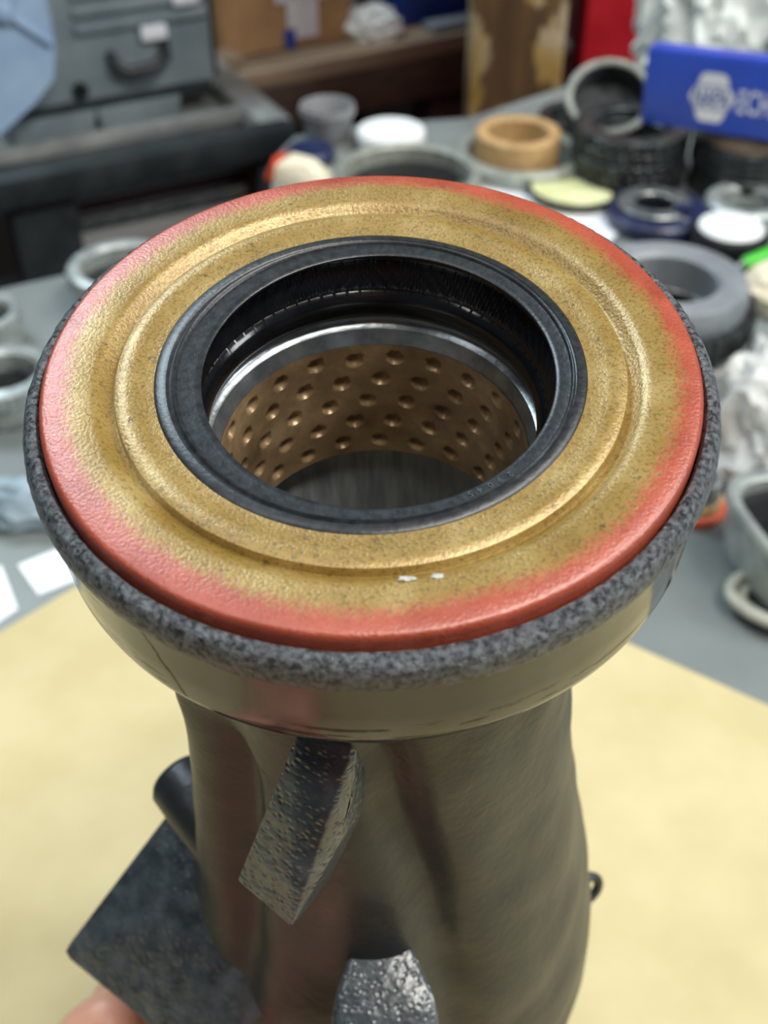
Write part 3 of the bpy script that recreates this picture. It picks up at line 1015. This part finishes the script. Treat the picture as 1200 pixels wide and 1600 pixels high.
# round-cornered cover with star ribs, left of the case; its blue is painted lens haze
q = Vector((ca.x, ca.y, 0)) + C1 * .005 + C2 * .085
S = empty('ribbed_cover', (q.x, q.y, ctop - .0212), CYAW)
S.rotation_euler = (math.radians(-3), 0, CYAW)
tag(S, 'plastic cover with star ribs leaning at the left edge, coloured with pale blue lens haze', 'cover')
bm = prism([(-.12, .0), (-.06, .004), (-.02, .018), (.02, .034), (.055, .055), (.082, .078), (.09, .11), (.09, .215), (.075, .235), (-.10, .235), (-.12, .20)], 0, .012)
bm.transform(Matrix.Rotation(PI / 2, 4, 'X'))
obj('cover_plate', bm, M['case_haze'], S, smooth=False)
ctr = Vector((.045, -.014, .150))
obj('cover_boss', lathe([(0, 0), (.010, 0), (.009, .006), (.005, .008), (0, .008)], 24), M['case_haze'], S, ctr).rotation_euler = (PI / 2, 0, 0)
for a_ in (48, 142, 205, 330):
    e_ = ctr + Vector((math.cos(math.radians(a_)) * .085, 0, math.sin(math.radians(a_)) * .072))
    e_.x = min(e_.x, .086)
    obj('star_rib', tube([ctr, e_], .0042, 8), M['case_haze'], S)
obj('cover_edge', box(.17, .020, .020, .004, (-.010, -.010, .214)), M['paper'], S)

# wooden bench with boxes
wz = -.20
wa = on(310, 132, wz)
WB = empty('wooden_bench', (wa.x, wa.y, FLOOR), YAW)
tag(WB, 'old dark wooden bench with a worn top behind the cart', 'bench')
hh = wz - FLOOR
for k, (y0, y1) in enumerate([(0, .14), (.142, .28), (.282, .42)]):
    obj('plank', box(1.2, y1 - y0, .024, .003, (.60, (y0 + y1) / 2, hh - .024)), M['wood_top'], WB)
obj('apron', box(1.16, .025, .060, .002, (.60, .016, hh - .084)), M['wood_dark'], WB)
for x in (.06, .405, 1.1):
    obj('leg', box(.06, .06, hh - .03, .003, (x, .05, 0)), M['wood_dark'], WB)
    obj('leg', box(.06, .06, hh - .03, .003, (x, .37, 0)), M['wood_dark'], WB)
obj('front_panel', box(.13, .018, .14, .002, (.50, .028, hh - .22)), M['wood_dark'], WB)
obj('lower_shelf', box(1.1, .34, .02, .002, (.60, .21, hh - .40)), M['wood_dark'], WB)
o = obj('wood_block', box(.06, .04, .018, .003), M['wood_top'], None, Vector((wa.x, wa.y, 0)) + E1 * -.055 + E2 * .03 + Vector((0, 0, wz + .0004)), YAW + .2)
o.location = Vector((wa.x, wa.y, wz + .0004)) + E1 * .045 + E2 * .040
tag(o, 'short pale wood block on the left end of the wooden bench', 'block')


def onbench(x, y):
    return Vector((wa.x, wa.y, wz + .0005)) + E1 * x + E2 * y


CB = empty('cardboard_box', onbench(.062, .072), YAW - .06)
tag(CB, 'brown cardboard box with white label standing on the wooden bench', 'box')
obj('box_walls', box(.185, .16, .17, .002, (.105, .08, 0)), M['card_core'], CB)
obj('side_flap', hull([(.008, -.001, .005), (.034, -.006, .0), (.034, -.010, .17), (-.012, -.022, .17), (.006, -.006, 0), (.032, -.002, .172)], .0006), M['card_core'], CB)
obj('label_sheet', box(.046, .0012, .100, .0003, (.125, -.0012, .012)), M['ink_white'], CB)
obj('label_flag', box(.080, .0012, .026, .0003, (.125, -.0026, .062)), M['ink_white'], CB)
obj('yellow_mark', box(.030, .0012, .018, .0003, (.128, -.0044, .082)), simple('yellow_print', srgb(206, 190, 30), srgb(220, 206, 50), 40, .5), CB)
obj('blue_mark', box(.016, .0012, .026, .0003, (.104, -.0044, .001)), M['ink_blue'], CB)
o = obj('rag', crumple(.038, .026, .026, .4, 1.9, 41, 4), M['rag'], None, onbench(.292, .055))
tag(o, 'small off-white rag bunched on the wooden bench beside the cardboard box', 'rag')
for k, (x, lab) in enumerate([(.405, 'dark blue plastic bin on the wooden bench next to the small rag'), (.545, 'dark blue plastic bin on the wooden bench next to the post')]):
    B_ = empty('storage_bin', onbench(x + .01, .140), YAW)
    tag(B_, lab, 'bin', 'blue storage bins')
    obj('bin_body', hull([(-.062, -.075, 0), (.062, -.075, 0), (.062, .075, 0), (-.062, .075, 0), (-.068, -.082, .15), (.068, -.082, .15), (.068, .082, .15), (-.068, .082, .15)], .004), M['bin_blue'], B_)
    obj('bin_rim', box(.140, .168, .012, .003, (0, 0, .145)), M['bin_blue'], B_)
o = obj('steel_tray', box(.16, .030, .012, .004), M['grey_part'], None, onbench(.45, .030), YAW)
tag(o, 'narrow grey metal tray at the front of the blue bins', 'tray')
o = obj('dark_can', lathe([(0, 0), (.022, 0), (.023, .002), (.023, .075), (.021, .08), (0, .08)], 40), M['steel_dark'], None, onbench(.300, .20))
tag(o, 'dark can standing between the cardboard box and the blue bins', 'can')

# wooden post
pa = away(737, 100, 1.14)
pb = away(880, 100, 1.14)
pw = (pb - pa).length
o = obj('timber_post', box(pw, pw * .9, 2.6, .003), M['post'], None, ((pa.x + pb.x) / 2, 1.14 + pw * .45, FLOOR), 0)
tag(o, 'square brown timber post with peeling pale paint', 'post')

# red tool cabinet
ra = away(908, 60, 1.33)
RC = empty('tool_cabinet', (ra.x, ra.y, FLOOR), math.radians(4))
tag(RC, 'tall red tool cabinet behind the blue box', 'cabinet')
obj('cabinet_body', box(.60, .30, 1.5, .004, (.30, .16, 0)), M['red_paint'], RC)
obj('cabinet_door', box(.19, .016, 1.42, .004, (.097, .001, .04)), M['red_paint'], RC)
obj('cabinet_door', box(.37, .016, 1.42, .004, (.405, .001, .04)), M['maroon'], RC)  # part of the same red cabinet, its shade painted in as maroon
ka = away(897, 76, 1.30)
DP = empty('side_board', (ra.x - .024, ra.y + .03, FLOOR))
tag(DP, 'dark maroon board between the post and the red cabinet', 'board')
obj('board', box(.040, .04, 2.2, .002, (0, 0, 0)), M['maroon'], DP)
kn = obj('knob', lathe([(0, 0), (.004, 0), (.004, .010), (.009, .014), (.009, .020), (.006, .024), (0, .025)], 24), M['bare'], DP, (.004, -.021, ka.z - FLOOR - .004))
kn.rotation_euler = (PI / 2, 0, 0)

# ------------------------------------------------------------------ the hand holding the housing
def hp(a, b, s):
    """housing coordinates in mm: a right, b towards the camera, s below the seal plane -> world"""
    return CW + uW * (a * .001) - vW * (b * .001) - nW * (s * .001)


chains = [
    # forearm and palm
    [((-14, 250, 176), 27), ((-38, 190, 190), 25), ((-62, 138, 197), 21), ((-76, 104, 199), 20), ((-66, 84, 196), 22), ((-60, 68, 188), 17)],
    # index finger under the lug
    [((-66, 84, 196), 16), ((-74, 62, 190), 11), ((-77, 42, 184), 9.5), ((-66, 22, 178), 8.8), ((-56, 19, 172), 7.4)],
    # middle
    [((-66, 84, 196), 16), ((-72, 60, 202), 11), ((-73, 32, 201), 9.8), ((-64, 8, 198), 9.0), ((-54, -6, 196), 7.6)],
    # ring
    [((-66, 84, 196), 16), ((-68, 62, 212), 10.5), ((-69, 34, 215), 9.4), ((-61, 12, 214), 8.6), ((-54, -2, 213), 7.4)],
    # little
    [((-76, 104, 199), 17), ((-62, 72, 218), 10), ((-63, 46, 224), 8.4), ((-56, 28, 226), 7.6), ((-50, 16, 226), 6.6)],
    # thumb in front
    [((-76, 104, 199), 17), ((-52, 88, 176), 13), ((-34, 66, 152), 11), ((-22, 50, 130), 9.5), ((-16, 44.5, 112), 7.6)],
]
hv, he, hr = [], [], []
idx = {}
for ch in chains:
    prev = None
    for pos, rad_ in ch:
        if pos not in idx:
            idx[pos] = len(hv)
            hv.append(hp(*pos))
            hr.append(rad_ * .001)
        i = idx[pos]
        if prev is not None and prev != i:
            he.append((prev, i))
        prev = i
me = bpy.data.meshes.new('person_hand')
me.from_pydata([tuple(v) for v in hv], he, [])
ho = bpy.data.objects.new('person_hand', me)
COL.objects.link(ho)
md = ho.modifiers.new('skin', 'SKIN')
md.use_smooth_shade = True
for i, sv in enumerate(me.skin_vertices[0].data):
    sv.radius = (hr[i], hr[i])
    sv.use_root = (i == idx[(-76, 104, 199)])
sb = ho.modifiers.new('sub', 'SUBSURF')
sb.levels = sb.render_levels = 2
dg = bpy.context.evaluated_depsgraph_get()
me2 = bpy.data.meshes.new_from_object(ho.evaluated_get(dg))
bpy.data.objects.remove(ho)
PH = empty('person', hp(-30, 250, 176))
tag(PH, 'person\'s bare hand gripping the lower left of the black housing', 'person')
me2.transform(Matrix.Translation(-PH.location))
me2.materials.clear()
hand = obj('hand', me2, M['skin'], PH)


def skinned(name, chains, root, mat, levels=2):
    vs, es, rs, ix = [], [], [], {}
    for ch in chains:
        prev = None
        for pos, rad_ in ch:
            key = tuple(round(c, 4) for c in pos)
            if key not in ix:
                ix[key] = len(vs)
                vs.append(key)
                rs.append(rad_)
            k = ix[key]
            if prev is not None and prev != k:
                es.append((prev, k))
            prev = k
    m_ = bpy.data.meshes.new(name)
    m_.from_pydata([tuple(Vector(v_) - PH.location) for v_ in vs], es, [])
    t_ = bpy.data.objects.new(name, m_)
    COL.objects.link(t_)
    t_.modifiers.new('skin', 'SKIN').use_smooth_shade = True
    for k, sv_ in enumerate(m_.skin_vertices[0].data):
        sv_.radius = rs[k] if isinstance(rs[k], tuple) else (rs[k], rs[k])
        sv_.use_root = (k == ix[tuple(round(c, 4) for c in root)])
    sb_ = t_.modifiers.new('sub', 'SUBSURF')
    sb_.levels = sb_.render_levels = levels
    m2 = bpy.data.meshes.new_from_object(t_.evaluated_get(bpy.context.evaluated_depsgraph_get()))
    bpy.data.objects.remove(t_)
    m2.materials.clear()
    return obj(name, m2, mat, PH)


el = (-.11, -.30, .115)  # unseen body behind the camera, added as a dark reflection for the gloss paint
chest, belly, pelv = (0, -.40, .34), (0, -.40, .14), (0, -.41, -.02)
fore = [(tuple(hp(-38, 192, 187)), .036), (tuple(hp(-22, 250, 176)), .041), (el, .050)]
skinned('shirt', [[(pelv, .155), (belly, .150), (chest, .165), ((0, -.39, .46), .085)],
                  [(chest, .165), ((-.18, -.40, .40), .075), ((-.19, -.37, .25), .060), (el, .050)] + fore[::-1][1:],
                  [(chest, .165), ((.18, -.40, .40), .075), ((.24, -.36, .24), .060), ((.25, -.28, .12), .050), ((.19, -.19, .20), .040), ((.14, -.13, .27), .034)]],
        chest, M['shirt'])
skinned('trousers', [[((0, -.415, -.03), .150), ((-.095, -.42, -.14), .095), ((-.11, -.40, -.48), .072), ((-.115, -.42, -.84), .055)],
                     [((0, -.415, -.03), .150), ((.095, -.42, -.14), .095), ((.11, -.40, -.48), .072), ((.115, -.42, -.84), .055)]],
        (0, -.415, -.03), M['trousers'])
for sx in (-1, 1):
    skinned('shoe', [[((sx * .115, -.46, -.855), .038), ((sx * .118, -.39, -.862), .036), ((sx * .122, -.31, -.870), .028)]], (sx * .115, -.46, -.855), M['black'])
skinned('head', [[((0, -.395, .46), .055), ((0, -.385, .53), .052), ((0, -.365, .595), .075), ((0, -.375, .665), .092), ((0, -.38, .715), .075)],
                 [((0, -.365, .595), .075), ((0, -.300, .615), .030), ((0, -.278, .622), .012)],
                 [((0, -.375, .665), .092), ((-.085, -.38, .640), .018)], [((0, -.375, .665), .092), ((.085, -.38, .640), .018)]], (0, -.375, .665), M['skin'])
skinned('hair', [[((0, -.405, .63), .080), ((0, -.405, .69), .094), ((0, -.392, .742), .076)]], (0, -.405, .69), M['black'])
